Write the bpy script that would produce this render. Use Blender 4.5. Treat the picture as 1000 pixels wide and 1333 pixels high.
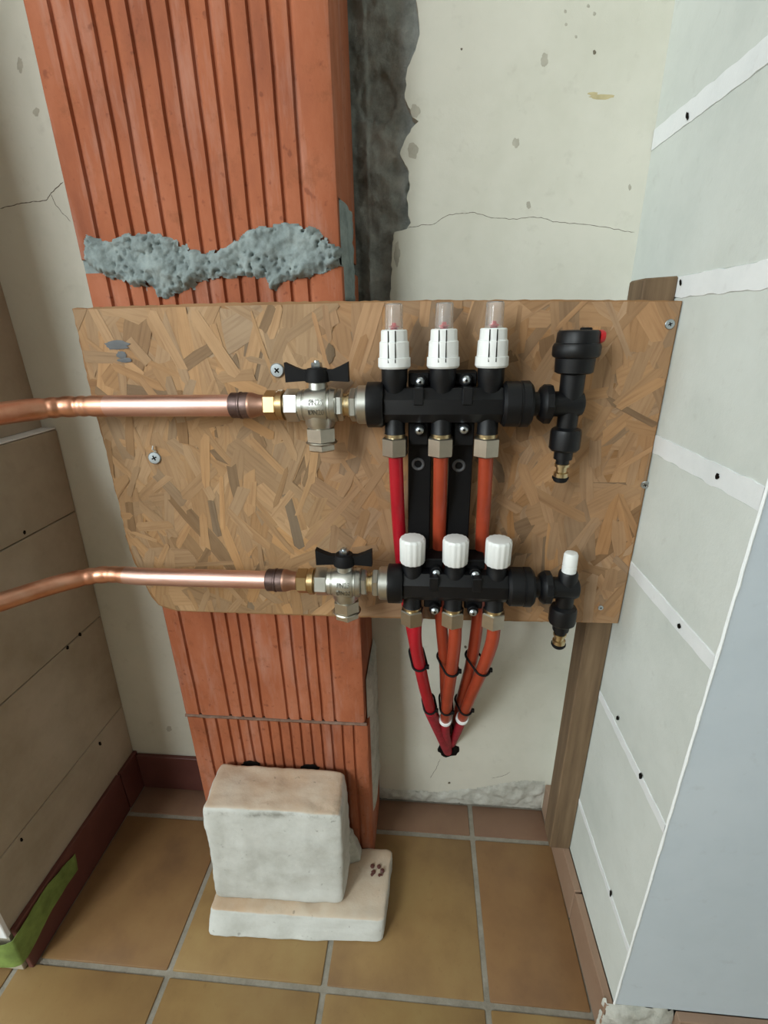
import bpy, bmesh, math, random
from mathutils import Vector, Matrix, noise
random.seed(7)
for o in list(bpy.data.objects): bpy.data.objects.remove(o)
S = bpy.context.scene
COL = S.collection
# ------------------------------------------------------------------ camera
FPX, YAW, PITCH, ROLL, CAMH = 615.4, -0.0898665, 0.3775466, -0.018797, 0.93
_f = Vector((math.sin(YAW)*math.cos(PITCH), math.cos(YAW)*math.cos(PITCH), -math.sin(PITCH)))
_r0 = Vector((math.cos(YAW), -math.sin(YAW), 0)); _u0 = _r0.cross(_f)
_R = _r0*math.cos(ROLL)+_u0*math.sin(ROLL); _U = _u0*math.cos(ROLL)-_r0*math.sin(ROLL)
cam = bpy.data.cameras.new('camera'); cam.sensor_fit = 'HORIZONTAL'; cam.sensor_width = 36
cam.lens = FPX*36/1000; cam.clip_start = 0.01
co = bpy.data.objects.new('camera', cam); COL.objects.link(co)
co.matrix_world = Matrix(((_R.x, _U.x, -_f.x, 0), (_R.y, _U.y, -_f.y, 0), (_R.z, _U.z, -_f.z, CAMH), (0, 0, 0, 1)))
S.camera = co
# ------------------------------------------------------------------ world, lights, exposure
w = bpy.data.worlds.new('daylight'); S.world = w; w.use_nodes = True
w.node_tree.nodes['Background'].inputs[0].default_value = (0.80, 0.90, 1.0, 1)
w.node_tree.nodes['Background'].inputs[1].default_value = 0.5
def area(name, loc, target, sx, sy, watts, color):
    l = bpy.data.lights.new(name, 'AREA'); l.shape = 'RECTANGLE'; l.size = sx; l.size_y = sy
    l.energy = watts; l.color = color
    o = bpy.data.objects.new(name, l); COL.objects.link(o); o.location = loc
    o.rotation_euler = (Vector(target)-Vector(loc)).to_track_quat('-Z', 'Y').to_euler()
    return o
area('window_daylight_side', (-2.28, -0.75, 1.45), (0, -0.75, 1.35), 1.3, 1.3, 19, (0.88, 0.97, 1.0))
area('window_daylight_front', (-1.36, -1.68, 1.82), (-1.36, 0, 1.42), 0.75, 0.9, 38, (0.90, 0.98, 1.0))
S.view_settings.view_transform = 'Standard'; S.view_settings.look = 'None'
S.view_settings.gamma = 1; S.view_settings.use_curve_mapping = False
S.view_settings.exposure = 0.50

# ------------------------------------------------------------------ pixel helpers (photo frame 1000x1333)
def ray(x, y): return _R*((x-500)/FPX)-_U*((y-666.5)/FPX)+_f
def PY(x, y, D):
    d = ray(x, y); p = d*(D/d.y); p.z += CAMH; return p
def PZ(x, y, Z):
    d = ray(x, y); p = d*((Z-CAMH)/d.z); p.z += CAMH; return p
def PX(x, y, X):
    d = ray(x, y); p = d*(X/d.x); p.z += CAMH; return p

# ------------------------------------------------------------------ materials
def lin(c): return tuple(((v/255)/12.92 if v/255 <= .04045 else ((v/255+.055)/1.055)**2.4) for v in c)+(1,)
class NT:
    def __init__(s, name):
        s.m = bpy.data.materials.new(name); s.m.use_nodes = True; s.t = s.m.node_tree
        s.b = s.t.nodes['Principled BSDF']; s.tc = s.n('ShaderNodeTexCoord')
    def n(s, k, **kw):
        x = s.t.nodes.new(k)
        for a, v in kw.items(): setattr(x, a, v)
        return x
    def l(s, a, b): s.t.links.new(a, b)
    def vec(s, scale=(1, 1, 1), rnd=False):
        mp = s.n('ShaderNodeMapping'); mp.inputs['Scale'].default_value = scale
        s.l(s.tc.outputs['Object'], mp.inputs[0])
        if rnd:
            oi = s.n('ShaderNodeObjectInfo'); mu = s.n('ShaderNodeMath', operation='MULTIPLY'); mu.inputs[1].default_value = 37.0
            s.l(oi.outputs['Random'], mu.inputs[0]); cb = s.n('ShaderNodeCombineXYZ')
            s.l(mu.outputs[0], cb.inputs[0]); s.l(mu.outputs[0], cb.inputs[1]); s.l(cb.outputs[0], mp.inputs['Location'])
        return mp.outputs[0]
    def noise(s, scale, detail=4, rough=.6, v=None, stretch=(1, 1, 1), rnd=False):
        x = s.n('ShaderNodeTexNoise'); x.inputs['Scale'].default_value = scale
        x.inputs['Detail'].default_value = detail; x.inputs['Roughness'].default_value = rough
        s.l(v or s.vec(stretch, rnd), x.inputs['Vector']); return x.outputs['Fac']
    def ramp(s, fac, stops):
        r = s.n('ShaderNodeValToRGB'); e = r.color_ramp.elements
        while len(e) < len(stops): e.new(.5)
        for el, (p, c) in zip(e, stops): el.position = p; el.color = c if len(c) == 4 else lin(c)
        s.l(fac, r.inputs[0]); return r.outputs[0]
    def mix(s, fac, a, b, mode='MIX'):
        x = s.n('ShaderNodeMix', data_type='RGBA', blend_type=mode)
        for sock, v in ((x.inputs[0], fac), (x.inputs[6], a), (x.inputs[7], b)):
            if hasattr(v, 'is_output'): s.l(v, sock)
            else: sock.default_value = v
        return x.outputs[2]
    def bump(s, h, strength=.3, dist=.002):
        x = s.n('ShaderNodeBump'); x.inputs['Strength'].default_value = strength; x.inputs['Distance'].default_value = dist
        s.l(h, x.inputs['Height']); s.l(x.outputs[0], s.b.inputs['Normal'])
    def col(s, c):
        if hasattr(c, 'is_output'): s.l(c, s.b.inputs['Base Color'])
        else: s.b.inputs['Base Color'].default_value = c
    def set(s, rough=.5, metal=0, spec=.5):
        s.b.inputs['Roughness'].default_value = rough; s.b.inputs['Metallic'].default_value = metal
        s.b.inputs['Specular IOR Level'].default_value = spec; return s
def plain(name, c, rough=.5, metal=0, spec=.5, var=.06, scale=60, bump=0.0, bscale=200, stretch=(1, 1, 1)):
    t = NT(name); c0 = lin(c); f = t.noise(scale, 3, .6, stretch=stretch)
    a = tuple(v*(1-var*2) for v in c0[:3])+(1,); b = tuple(min(1, v*(1+var*2)) for v in c0[:3])+(1,)
    t.col(t.ramp(f, [(.3, a), (.7, b)])); t.set(rough, metal, spec)
    if bump: t.bump(t.noise(bscale, 3), bump, .001)
    return t.m
def plaster(name, c1, c2, c3, scale=5, rough=.85, grain=.25, rnd=False):
    t = NT(name)
    a = t.ramp(t.noise(scale, 5, .65, rnd=rnd), [(.3, c1), (.52, c2), (.75, c3)])
    sp = t.ramp(t.noise(55, 3, .6), [(.62, (0, 0, 0, 1)), (.78, (1, 1, 1, 1))])
    a2 = t.mix(sp, a, t.mix(.12, a, lin((120, 110, 96))))
    t.col(a2); t.set(rough, 0, .25); t.bump(t.noise(130, 5, .7), grain, .0015); return t.m

M = {}
M['plaster'] = plaster('aged_cream_plaster', (198, 197, 182), (210, 208, 195), (217, 214, 201), 4)
M['plaster_left'] = plaster('dull_cream_block', (160, 150, 130), (176, 166, 147), (190, 181, 163), 6, rnd=True)  # darker, browner cream than the back wall plaster
M['block_white'] = plaster('pale_gypsum_block', (198, 204, 198), (208, 213, 207), (216, 221, 216), 7, rnd=True)
M['filler_and_lit'] = plaster('joint_filler_and_lit_faces', (222, 226, 226), (230, 233, 233), (236, 238, 238), 14)  # real joint filler; also whitens the lit ledge and low wall end
M['end_shade_paint'] = plaster('blue_grey_shade_paint', (188, 199, 206), (195, 205, 212), (201, 210, 216), 4, .8, .12)  # bluish paint whose darker tone stands in for shade on the end face
M['bead'] = plain('white_corner_bead', (240, 244, 244), .6, var=.02)
M['room_wall'] = plain('plain_room_paint', (205, 203, 196), .9, var=.02)
M['ceiling'] = plain('ceiling_paint', (215, 214, 208), .9, var=.02)
def m_mortar(name, c1, c2, c3, scale=30):
    t = NT(name); f = t.noise(scale, 8, .7)
    t.col(t.ramp(f, [(.28, c1), (.5, c2), (.72, c3)])); t.set(.92, 0, .2)
    t.bump(t.noise(180, 6, .75), .6, .003); return t.m
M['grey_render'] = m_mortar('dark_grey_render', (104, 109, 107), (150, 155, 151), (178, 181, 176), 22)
M['mortar'] = m_mortar('blue_grey_mortar', (112, 122, 122), (140, 151, 150), (162, 172, 170), 40)
M['mortar_thin'] = m_mortar('pinkish_mortar', (104, 80, 68), (128, 102, 88), (150, 126, 112), 60)
M['mortar_pale'] = m_mortar('pale_rough_mortar', (150, 150, 140), (188, 187, 177), (208, 208, 200), 24)
def m_brick():
    t = NT('terracotta_block'); f = t.noise(9, 6, .65, stretch=(1, 1, .45), rnd=True)
    a = t.ramp(f, [(.25, (130, 72, 50)), (.5, (162, 93, 62)), (.72, (178, 111, 82))])
    s = t.ramp(t.noise(22, 5, .7, stretch=(1.6, 1, .25), rnd=True), [(.50, (0, 0, 0, 1)), (.70, (1, 1, 1, 1))])
    a = t.mix(s, a, t.mix(.42, a, lin((180, 140, 126))))
    s2 = t.ramp(t.noise(38, 6, .75, rnd=True), [(.55, (0, 0, 0, 1)), (.72, (1, 1, 1, 1))])
    a = t.mix(s2, a, t.mix(.5, a, lin((120, 72, 44))))
    d = t.ramp(t.noise(95, 2, .5), [(.66, (0, 0, 0, 1)), (.74, (1, 1, 1, 1))])
    a = t.mix(d, a, t.mix(.45, a, lin((96, 44, 28))))
    t.col(a); t.set(.8, 0, .3); t.bump(t.noise(160, 5, .7), .3, .0015); return t.m
M['brick'] = m_brick()
def m_tile(name, cs, rough=.42):
    t = NT(name); f = t.noise(9, 5, .6, rnd=True)
    a = t.ramp(f, [(.22, cs[0]), (.5, cs[1]), (.78, cs[2])])
    oi = t.n('ShaderNodeObjectInfo')
    a = t.mix(t.ramp(oi.outputs['Random'], [(0, (0, 0, 0, 1)), (1, (.55, .55, .55, 1))]), a, lin(cs[3]))
    g = t.ramp(t.noise(70, 4, .7), [(.6, (0, 0, 0, 1)), (.8, (1, 1, 1, 1))])
    a = t.mix(g, a, t.mix(.25, a, lin((96, 70, 46))))
    t.col(a); t.set(rough, 0, .45); t.bump(t.noise(35, 4), .12, .002); return t.m
M['tile'] = m_tile('ochre_floor_tile', ((118, 90, 60), (150, 121, 78), (164, 140, 92), (142, 110, 72)))
M['tile_brown'] = m_tile('brown_floor_tile', ((110, 82, 58), (138, 106, 70), (152, 122, 80), (134, 98, 66)))
M['tile_pinkish'] = m_tile('pinkish_brown_floor_tile', ((112, 86, 70), (130, 100, 80), (142, 112, 88), (126, 98, 80)))
M['skirt_red'] = m_tile('oxblood_skirting_tile', ((84, 48, 44), (100, 58, 52), (116, 72, 62), (94, 56, 50)), .5)
M['skirt_tan'] = m_tile('tan_skirting_tile', ((136, 112, 94), (150, 124, 104), (162, 140, 120), (150, 120, 98)), .55)
M['grout'] = m_mortar('grey_grout', (128, 122, 110), (150, 144, 131), (164, 158, 146), 30)
GRIME = .199
def m_stone(name='white_aerated_stone', grime=False):
    t = NT(name); f = t.noise(14, 6, .65)
    a = t.ramp(f, [(.25, (178, 178, 170)), (.5, (202, 203, 197)), (.75, (216, 217, 212))])
    geo = t.n('ShaderNodeNewGeometry'); sx = t.n('ShaderNodeSeparateXYZ'); t.l(geo.outputs['Normal'], sx.inputs[0])
    up = t.ramp(sx.outputs['Z'], [(.55, (0, 0, 0, 1)), (.85, (1, 1, 1, 1))])      # the sawn upper faces carry an ochre stain
    a = t.mix(up, a, t.ramp(t.noise(10, 5, .6), [(.3, (190, 160, 130)), (.6, (205, 190, 170)), (.8, (208, 200, 186))]))
    d = t.ramp(t.noise(90, 2, .5), [(.7, (0, 0, 0, 1)), (.76, (1, 1, 1, 1))])
    a = t.mix(d, a, t.mix(.4, a, lin((90, 84, 74))))
    if grime:                                                   # a wandering dirt line where the sawn face meets the stained one
        so = t.n('ShaderNodeSeparateXYZ'); t.l(t.tc.outputs['Object'], so.inputs[0])
        wob = t.n('ShaderNodeMath', operation='MULTIPLY_ADD'); t.l(t.noise(28, 3), wob.inputs[0]); wob.inputs[1].default_value = .016; t.l(so.outputs['Z'], wob.inputs[2])
        line = t.ramp(wob.outputs[0], [(GRIME-.006, (0, 0, 0, 1)), (GRIME-.001, (1, 1, 1, 1)), (GRIME+.001, (1, 1, 1, 1)), (GRIME+.008, (0, 0, 0, 1))])
        msk = t.mix(1, line, t.ramp(t.noise(26, 5, .7), [(.47, (0, 0, 0, 1)), (.6, (1, 1, 1, 1))]), 'MULTIPLY')
        a = t.mix(msk, a, t.mix(.55, a, lin((84, 78, 62))))
    t.col(a); t.set(.9, 0, .2); t.bump(t.noise(140, 5, .7), .4, .002); return t.m
M['stone'] = m_stone()
M['stone_grimy'] = m_stone('grimy_white_stone', True)
def m_osb():
    t = NT('strand_wood'); at = t.n('ShaderNodeAttribute', attribute_name='tone'); uv = t.n('ShaderNodeUVMap')
    mp = t.n('ShaderNodeMapping'); mp.inputs['Scale'].default_value = (14, 260, 1); t.l(uv.outputs[0], mp.inputs[0])
    x = t.n('ShaderNodeTexNoise'); x.inputs['Scale'].default_value = 1; x.inputs['Detail'].default_value = 5; t.l(mp.outputs[0], x.inputs['Vector'])
    c = t.mix(.75, at.outputs['Color'], t.ramp(x.outputs['Fac'], [(.25, (.68, .62, .58, 1)), (.5, (.96, .95, .93, 1)), (.8, (1.08, 1.08, 1.06, 1))]), 'MULTIPLY')
    big = t.ramp(t.noise(9, 5, .6), [(.3, (.78, .72, .66, 1)), (.6, (1, 1, 1, 1))])
    c = t.mix(.8, c, big, 'MULTIPLY')
    t.col(c); t.set(.62, 0, .3); t.bump(x.outputs['Fac'], .25, .0008); return t.m
M['osb'] = m_osb()
def m_wood(name, cs):
    t = NT(name); f = t.noise(1, 6, .6, stretch=(70, 70, 5))
    t.col(t.ramp(f, [(.3, cs[0]), (.55, cs[1]), (.75, cs[2])])); t.set(.7, 0, .3); t.bump(f, .2, .001); return t.m
M['post'] = m_wood('weathered_softwood', ((92, 74, 56), (116, 95, 72), (132, 110, 86)))
def m_copper(name, c1, c2, c3, r):
    t = NT(name); f = t.noise(26, 4, .6, stretch=(.5, 1, 1))
    t.col(t.ramp(f, [(.3, c1), (.5, c2), (.72, c3)])); t.set(r, 1)
    rr = t.ramp(t.noise(60, 4, .6, stretch=(.3, 1, 1)), [(.3, (r*.75,)*3+(1,)), (.7, (min(1, r*1.4),)*3+(1,))]); t.l(rr, t.b.inputs['Roughness']); return t.m
M['copper'] = m_copper('bright_copper', (206, 160, 146), (218, 176, 162), (224, 190, 180), .40)
M['copper_heat'] = m_copper('heat_tinted_copper', (200, 134, 106), (214, 158, 130), (222, 180, 156), .40)
M['copper_dull'] = m_copper('dull_copper', (136, 100, 84), (158, 120, 102), (176, 140, 122), .38)
M['solder'] = m_copper('scorched_solder', (62, 52, 52), (96, 80, 78), (150, 128, 122), .42)
M['brass'] = plain('brass', (178, 152, 112), .34, 1, var=.05)
M['brass_bright'] = plain('pale_brass', (206, 188, 150), .28, 1, var=.05)
M['nickel'] = plain('nickel_plating', (190, 190, 183), .38, 1, var=.05, bump=.05)
M['nickel_nut'] = plain('satin_nickel_nut', (186, 180, 168), .33, 1, var=.04)
M['zinc'] = plain('zinc_screw', (190, 198, 204), .32, 1, var=.05)
M['black'] = plain('black_plastic', (11, 12, 15), .45, 0, .35, var=.1)
M['black_matte'] = plain('matte_black_plastic', (9, 9, 11), .65, 0, .25, var=.1)
M['dark'] = plain('dark_recess', (22, 18, 15), .9, 0, .1)
M['white_plastic'] = plain('white_plastic', (232, 234, 232), .4, 0, .5, var=.01)
M['red_plastic'] = plain('red_plastic', (190, 26, 30), .35, var=.03)
M['ring_grey'] = plain('grey_ring', (92, 94, 96), .6, var=.05)
M['tube_red'] = plain('red_pipe', (168, 18, 36), .38, 0, .5, var=.06, scale=30)
M['tube_orange'] = plain('orange_red_pipe', (158, 62, 38), .36, 0, .5, var=.06, scale=30)
M['sheath'] = plain('dull_red_sheath', (160, 34, 50), .6, 0, .3, var=.12, scale=80)
M['tape'] = plain('green_masking_tape', (118, 140, 74), .6, 0, .3, var=.14, scale=40)
M['crack'] = plain('crack_line', (112, 104, 90), .95, 0, .1)
M['scuff'] = plain('grey_scuff', (176, 172, 158), .9, 0, .1)
M['stain'] = plain('ochre_stain', (190, 178, 140), .9, 0, .1)
M['lettering'] = plain('raised_lettering', (150, 150, 144), .4, 1)
def m_glass():
    t = NT('clear_sight_glass'); t.b.inputs['Transmission Weight'].default_value = .91; t.b.inputs['IOR'].default_value = 1.30
    t.b.inputs['Roughness'].default_value = .05; t.col((.97, .97, .97, 1)); return t.m
M['glass'] = m_glass()

# ------------------------------------------------------------------ mesh builder
def wloc(o):
    p = Vector(o.location)
    while o.parent: o = o.parent; p += o.location
    return p
class MB:
    def __init__(s): s.v = []; s.f = []; s.uv = None
    def add(s, vs, fs):
        k = len(s.v); s.v += [Vector(v) for v in vs]; s.f += [tuple(i+k for i in f) for f in fs]; return s
    def box(s, a, b, bev=0.0, seg=1, warp=None):
        bm = bmesh.new(); bmesh.ops.create_cube(bm, size=1)
        a = Vector(a); b = Vector(b); c = (a+b)/2; d = b-a
        for v in bm.verts: v.co = Vector((c.x+v.co.x*d.x, c.y+v.co.y*d.y, c.z+v.co.z*d.z))
        if bev: bmesh.ops.bevel(bm, geom=list(bm.edges), offset=bev, segments=seg, profile=.5, affect='EDGES')
        bm.verts.index_update(); vs = [v.co.copy() for v in bm.verts]
        if warp: vs = [warp(v) for v in vs]
        s.add(vs, [[v.index for v in f.verts] for f in bm.faces]); bm.free(); return s
    def lathe(s, o, ax, prof, n=32, phase=0.0, flute=None):
        o = Vector(o); ax = Vector(ax).normalized()
        e1 = Vector((0, 0, 1)) if abs(ax.z) < .9 else Vector((1, 0, 0))
        e1 = (e1-ax*e1.dot(ax)).normalized(); e2 = ax.cross(e1)
        vs = []; fs = []
        for t, r in prof:
            for i in range(n):
                a = 2*math.pi*i/n+phase; rr = r*(flute(i) if flute else 1)
                vs.append(o+ax*t+(e1*math.cos(a)+e2*math.sin(a))*rr)
        for k in range(len(prof)-1):
            for i in range(n):
                j = (i+1) % n; fs.append((k*n+i, k*n+j, (k+1)*n+j, (k+1)*n+i))
        fs.append(tuple(reversed(range(n)))); m = (len(prof)-1)*n; fs.append(tuple(m+i for i in range(n)))
        return s.add(vs, fs)
    def hexn(s, o, ax, t0, t1, r, phase=0.0, c=.0015):
        s.lathe(o, ax, [(t0, r*.9), (t0+c, r), (t1-c, r), (t1, r*.9)], 6, phase); return s
    def sweep(s, pts, rad, n=20, closed=False, caps=True, flat=1.0):
        pts = [Vector(p) for p in pts]; m = len(pts); vs = []; fs = []; e = None
        for i, p in enumerate(pts):
            if closed: d = pts[(i+1) % m]-pts[i-1]
            else: d = pts[min(i+1, m-1)]-pts[max(i-1, 0)]
            d.normalize()
            if e is None: e = Vector((0, 0, 1)) if abs(d.z) < .9 else Vector((0, 1, 0))
            e = (e-d*e.dot(d)).normalized(); q = d.cross(e); r = rad(i/(m-1)) if callable(rad) else rad
            for k in range(n):
                a = 2*math.pi*k/n; vs.append(p+e*math.cos(a)*r+q*math.sin(a)*r*flat)
        for i in range(m if closed else m-1):
            j = (i+1) % m
            for k in range(n):
                l = (k+1) % n; fs.append((i*n+k, i*n+l, j*n+l, j*n+k))
        if not closed and caps: fs.append(tuple(reversed(range(n)))); fs.append(tuple((m-1)*n+k for k in range(n)))
        return s.add(vs, fs)
    def prism(s, poly, y0, y1, axis='y'):
        n = len(poly)
        if axis == 'y': vs = [(x, y0, z) for x, z in poly]+[(x, y1, z) for x, z in poly]
        else: vs = [(x, y, y0) for x, y in poly]+[(x, y, y1) for x, y in poly]
        fs = [tuple(range(n)), tuple(reversed(range(n, 2*n)))]+[(i, n+i, n+(i+1) % n, (i+1) % n) for i in range(n)]
        return s.add(vs, fs)
    def build(s, name, mat, parent=None, origin=None, sharp=35, label=None, cat=None, group=None, kind=None):
        me = bpy.data.meshes.new(name)
        if parent is not None: org = wloc(parent)
        elif origin is not None: org = Vector(origin)
        else:
            lo = [min(v[i] for v in s.v) for i in range(3)]; hi = [max(v[i] for v in s.v) for i in range(3)]
            org = Vector(((lo[0]+hi[0])/2, (lo[1]+hi[1])/2, lo[2]))
        me.from_pydata([v-org for v in s.v], [], s.f)
        bm = bmesh.new(); bm.from_mesh(me); bmesh.ops.recalc_face_normals(bm, faces=bm.faces); bm.to_mesh(me); bm.free()
        me.polygons.foreach_set('use_smooth', [True]*len(me.polygons)); me.set_sharp_from_angle(angle=math.radians(sharp))
        me.materials.append(mat); o = bpy.data.objects.new(name, me); COL.objects.link(o)
        if parent is not None: o.parent = parent
        else: o.location = org
        tag(o, label, cat, group, kind); return o
def tag(o, label=None, cat=None, group=None, kind=None):
    for k, v in (('label', label), ('category', cat), ('group', group), ('kind', kind)):
        if v: o[k] = v
    return o
def thing(name, loc, label, cat, group=None, kind=None):
    o = bpy.data.objects.new(name, None); o.empty_display_size = .02; COL.objects.link(o); o.location = loc
    return tag(o, label, cat, group, kind)
def catmull(pts, k=10):
    P = [Vector(p) for p in pts]; P = [P[0]*2-P[1]]+P+[P[-1]*2-P[-2]]; out = []
    for i in range(1, len(P)-2):
        for j in range(k):
            t = j/k; a, b, c, d = P[i-1:i+3]
            out.append(.5*((2*b)+(c-a)*t+(2*a-5*b+4*c-d)*t*t+(3*b-a-3*c+d)*t**3))
    return out+[P[-2]]
def nz(p, s): return noise.noise(Vector(p)*s)
def fb(p, s, o=5): return noise.fractal(Vector(p)*s, 1.0, 2.0, o)
def inpoly(x, y, P):
    c = False; j = len(P)-1
    for i in range(len(P)):
        if (P[i][1] > y) != (P[j][1] > y) and x < (P[j][0]-P[i][0])*(y-P[i][1])/(P[j][1]-P[i][1])+P[i][0]: c = not c
        j = i
    return c
def edist(x, y, P):
    m = 9
    for i in range(len(P)):
        ax, ay = P[i-1]; bx, by = P[i]; dx, dy = bx-ax, by-ay
        t = max(0, min(1, ((x-ax)*dx+(y-ay)*dy)/(dx*dx+dy*dy+1e-12))); m = min(m, math.hypot(x-ax-t*dx, y-ay-t*dy))
    return m
def lump(poly, y0, step, height, soft, nscale, namp, rag=.004, crumb=0):
    """rough mortar pressed on a wall facing -Y: a height field over an (x,z) outline, closed at the back"""
    xs = [p[0] for p in poly]; zs = [p[1] for p in poly]; mb = MB(); idx = {}
    nx = int((max(xs)-min(xs))/step)+1; nzz = int((max(zs)-min(zs))/step)+1
    def vert(i, j):
        if (i, j) in idx: return idx[(i, j)]
        x = min(xs)+i*step; z = min(zs)+j*step; d = edist(x, z, poly) if inpoly(x, z, poly) else 0
        h = height*min(1, d/soft)**.6*(.75+.25*fb((x, z, 3), nscale*.25))
        h += namp*min(1, d/(soft*.5))*fb((x, z, 0), nscale)
        if crumb and d > 0:
            q = nz((x, z, 11), 210)+.6*nz((x, z, 4), 420); k = nz((x, z, 6), 34)
            if k > -.12: h -= crumb*max(0, q-.12)*1.6*min(1, (k+.12)*6)
            h += crumb*.35*nz((x, z, 8), 330)*(1 if d < .008 else .25)
        h = max(h, .0006) if d > 0 else -.002
        mb.v.append(Vector((x+.3*step*nz((x, z, 7), 300), y0-h, z+.3*step*nz((z, x, 9), 300)))); idx[(i, j)] = len(mb.v)-1; return idx[(i, j)]
    for i in range(nx):
        for j in range(nzz):
            cx = min(xs)+(i+.5)*step; cz = min(zs)+(j+.5)*step
            if inpoly(cx+rag*nz((cx, cz, 5), 120), cz+rag*nz((cz, cx, 2), 120), poly):
                mb.f.append((vert(i, j), vert(i+1, j), vert(i+1, j+1), vert(i, j+1)))
    return mb
def rough_hexa(c8, n, rnd, amp, nscale):
    """rounded, worn block from 8 corners: (x0y0z0,x1y0z0,x1y1z0,x0y1z0, then the same at z1)"""
    C = [Vector(c) for c in c8]; bm = bmesh.new(); bmesh.ops.create_cube(bm, size=2)
    bmesh.ops.subdivide_edges(bm, edges=list(bm.edges), cuts=n, use_grid_fill=True)
    for v in bm.verts:
        p = v.co; q = Vector([max(-1+rnd, min(1-rnd, x)) for x in p]); d = p-q
        if d.length > 0: p = q+d.normalized()*rnd
        u, t, k = [(x+1)/2 for x in p]
        lo = C[0]*(1-u)*(1-t)+C[1]*u*(1-t)+C[2]*u*t+C[3]*(1-u)*t; hi = C[4]*(1-u)*(1-t)+C[5]*u*(1-t)+C[6]*u*t+C[7]*(1-u)*t
        P = lo*(1-k)+hi*k; nn = (v.co-q).normalized() if d.length > 0 else v.co.normalized()
        v.co = P+nn*amp*fb(P, nscale)*(1.0 if p.z > -.98 else .15)
    bm.verts.index_update(); mb = MB(); mb.add([v.co.copy() for v in bm.verts], [[v.index for v in f.verts] for f in bm.faces]); bm.free(); return mb

# ================================================================== SETTING
WALL, COLF, BRD = 0.700, 0.573, 0.557          # back wall face, pillar front, board front (distance from the lens in y)
wx = lambda y: 0.262+(WALL-y)*0.012             # right wall face, slightly splayed
lx = lambda z: -0.612+0.038*z                   # left wall face, leaning in a little
NEAR = 0.372                                    # near ends of both side walls
# floor: grout bed + tiles
floor = MB().box((-2.3, -1.7, -.06), (1.7, .78, -.003)).build('floor', M['grout'], kind='structure', label='ochre terracotta tiled floor with grey grout joints')
PITCHT = 0.2445; g = .0042
xs = [.104+PITCHT*k for k in range(-4, 3)]; ys = [.632-PITCHT*k for k in range(0, 6)]
for i in range(len(xs)-1):
    x0, x1 = xs[i], xs[i+1]
    for j in range(-1, len(ys)-1):
        y1 = WALL-.001 if j < 0 else ys[j]; y0 = ys[0] if j < 0 else ys[j+1]
        a, b = x0+g, x1-g
        if y0 > NEAR: a = max(a, -.600); b = min(b, wx((y0+y1)/2)-.012)
        elif y1 > NEAR: pass
        if b-a < .01: continue
        t = .0015*random.random()
        MB().box((a, y0+g, -.012), (b, y1-(g if j >= 0 else 0), -t), .0022, 2).build('tile', M['tile_pinkish' if j < 0 else 'tile_brown' if (i, j) in ((4, 0), (1, 0), (0, 0)) else 'tile'], floor)
# outside the visible alcove the floor carries on as larger fields of the same tile
for k, (a, b) in enumerate((((-2.28, -1.68), (-.88, .35)), ((.60, -1.68), (1.68, .35)), ((-.87, -1.68), (.59, -.60)))):
    MB().box((a[0], a[1], -.012), (b[0], b[1], -.001), .002).build('tile', M['tile'], floor)

# back wall: dark grey render behind, cream plaster coat in front with a broken edge
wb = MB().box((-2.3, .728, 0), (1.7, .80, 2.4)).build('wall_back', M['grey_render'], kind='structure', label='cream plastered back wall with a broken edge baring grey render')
nxg, nzg = 70, 190; mb = MB()
for j in range(nzg+1):
    for i in range(nxg+1):
        x = -.13+i/nxg*.15; z = .72+j/nzg*.62
        h = .006*fb((x, 0, z*.7), 16)+.004*fb((x, 3, z), 60)
        if nz((x, 4, z*.6), 26) > .30: h -= .005
        if x < -.075: h -= .006*min(1, (-.080-x)/.012)
        mb.v.append(Vector((x, .713-h, z)))
for j in range(nzg):
    for i in range(nxg): a = j*(nxg+1)+i; mb.f.append((a, a+1, a+nxg+2, a+nxg+1))
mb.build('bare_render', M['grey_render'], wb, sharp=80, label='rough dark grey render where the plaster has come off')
edge_px = [(541, -60), (541, 0), (546, 22), (548, 45), (538, 72), (531, 88), (528, 110), (527, 128), (535, 145), (536, 152), (544, 158), (534, 172), (526, 184), (521, 200), (530, 218), (534, 240), (530, 258), (531, 275), (535, 290), (530, 298), (514, 302), (511, 316), (510, 345), (509, 366), (508, 395)]
edge = [(PY(x, y, WALL).x, PY(x, y, WALL).z) for x, y in edge_px]
fine = []
for (a, b) in zip(edge[:-1], edge[1:]):
    n = max(2, int(math.hypot(a[0]-b[0], a[1]-b[1])/.004))
    for k in range(n):
        t = k/n; p = (a[0]+(b[0]-a[0])*t, a[1]+(b[1]-a[1])*t); fine.append((p[0]+.0022*nz((p[0], p[1], 1), 130), p[1]))
fine.append(edge[-1])
poly = [(.30, 2.4), (fine[0][0], 2.4)]+fine+[(-.052, .80), (-.20, .76), (-.20, .004), (.30, .004)]
MB().prism(poly, WALL, .7275).build('plaster_coat', M['plaster'], wb, sharp=30)
MB().box((-2.29, WALL, .004), (-.24, .7275, 2.4)).build('plaster_coat', M['plaster'], wb)
def ribbon(pxs, D, wd, name, mat, parent, proj=PY, nrm=Vector((0, -1, 0)), off=.0003):
    pts = catmull([proj(x, y, D) for x, y in pxs], 6); mb = MB()
    for i, p in enumerate(pts):
        d = (pts[min(i+1, len(pts)-1)]-pts[max(i-1, 0)]).normalized(); q = d.cross(nrm).normalized()
        p = p+q*.0012*nz(p, 200); ww = wd*(.45+.55*abs(math.sin(i*1.7)))*(.3 if i in (0, len(pts)-1) else 1)
        mb.v += [p+q*ww+nrm*off*.2, p-q*ww+nrm*off*.2, p+nrm*off]
    for i in range(len(pts)-1):
        a = i*3; mb.f += [(a, a+2, a+5, a+3), (a+2, a+1, a+4, a+5)]
    return mb.build(name, mat, parent)
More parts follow.
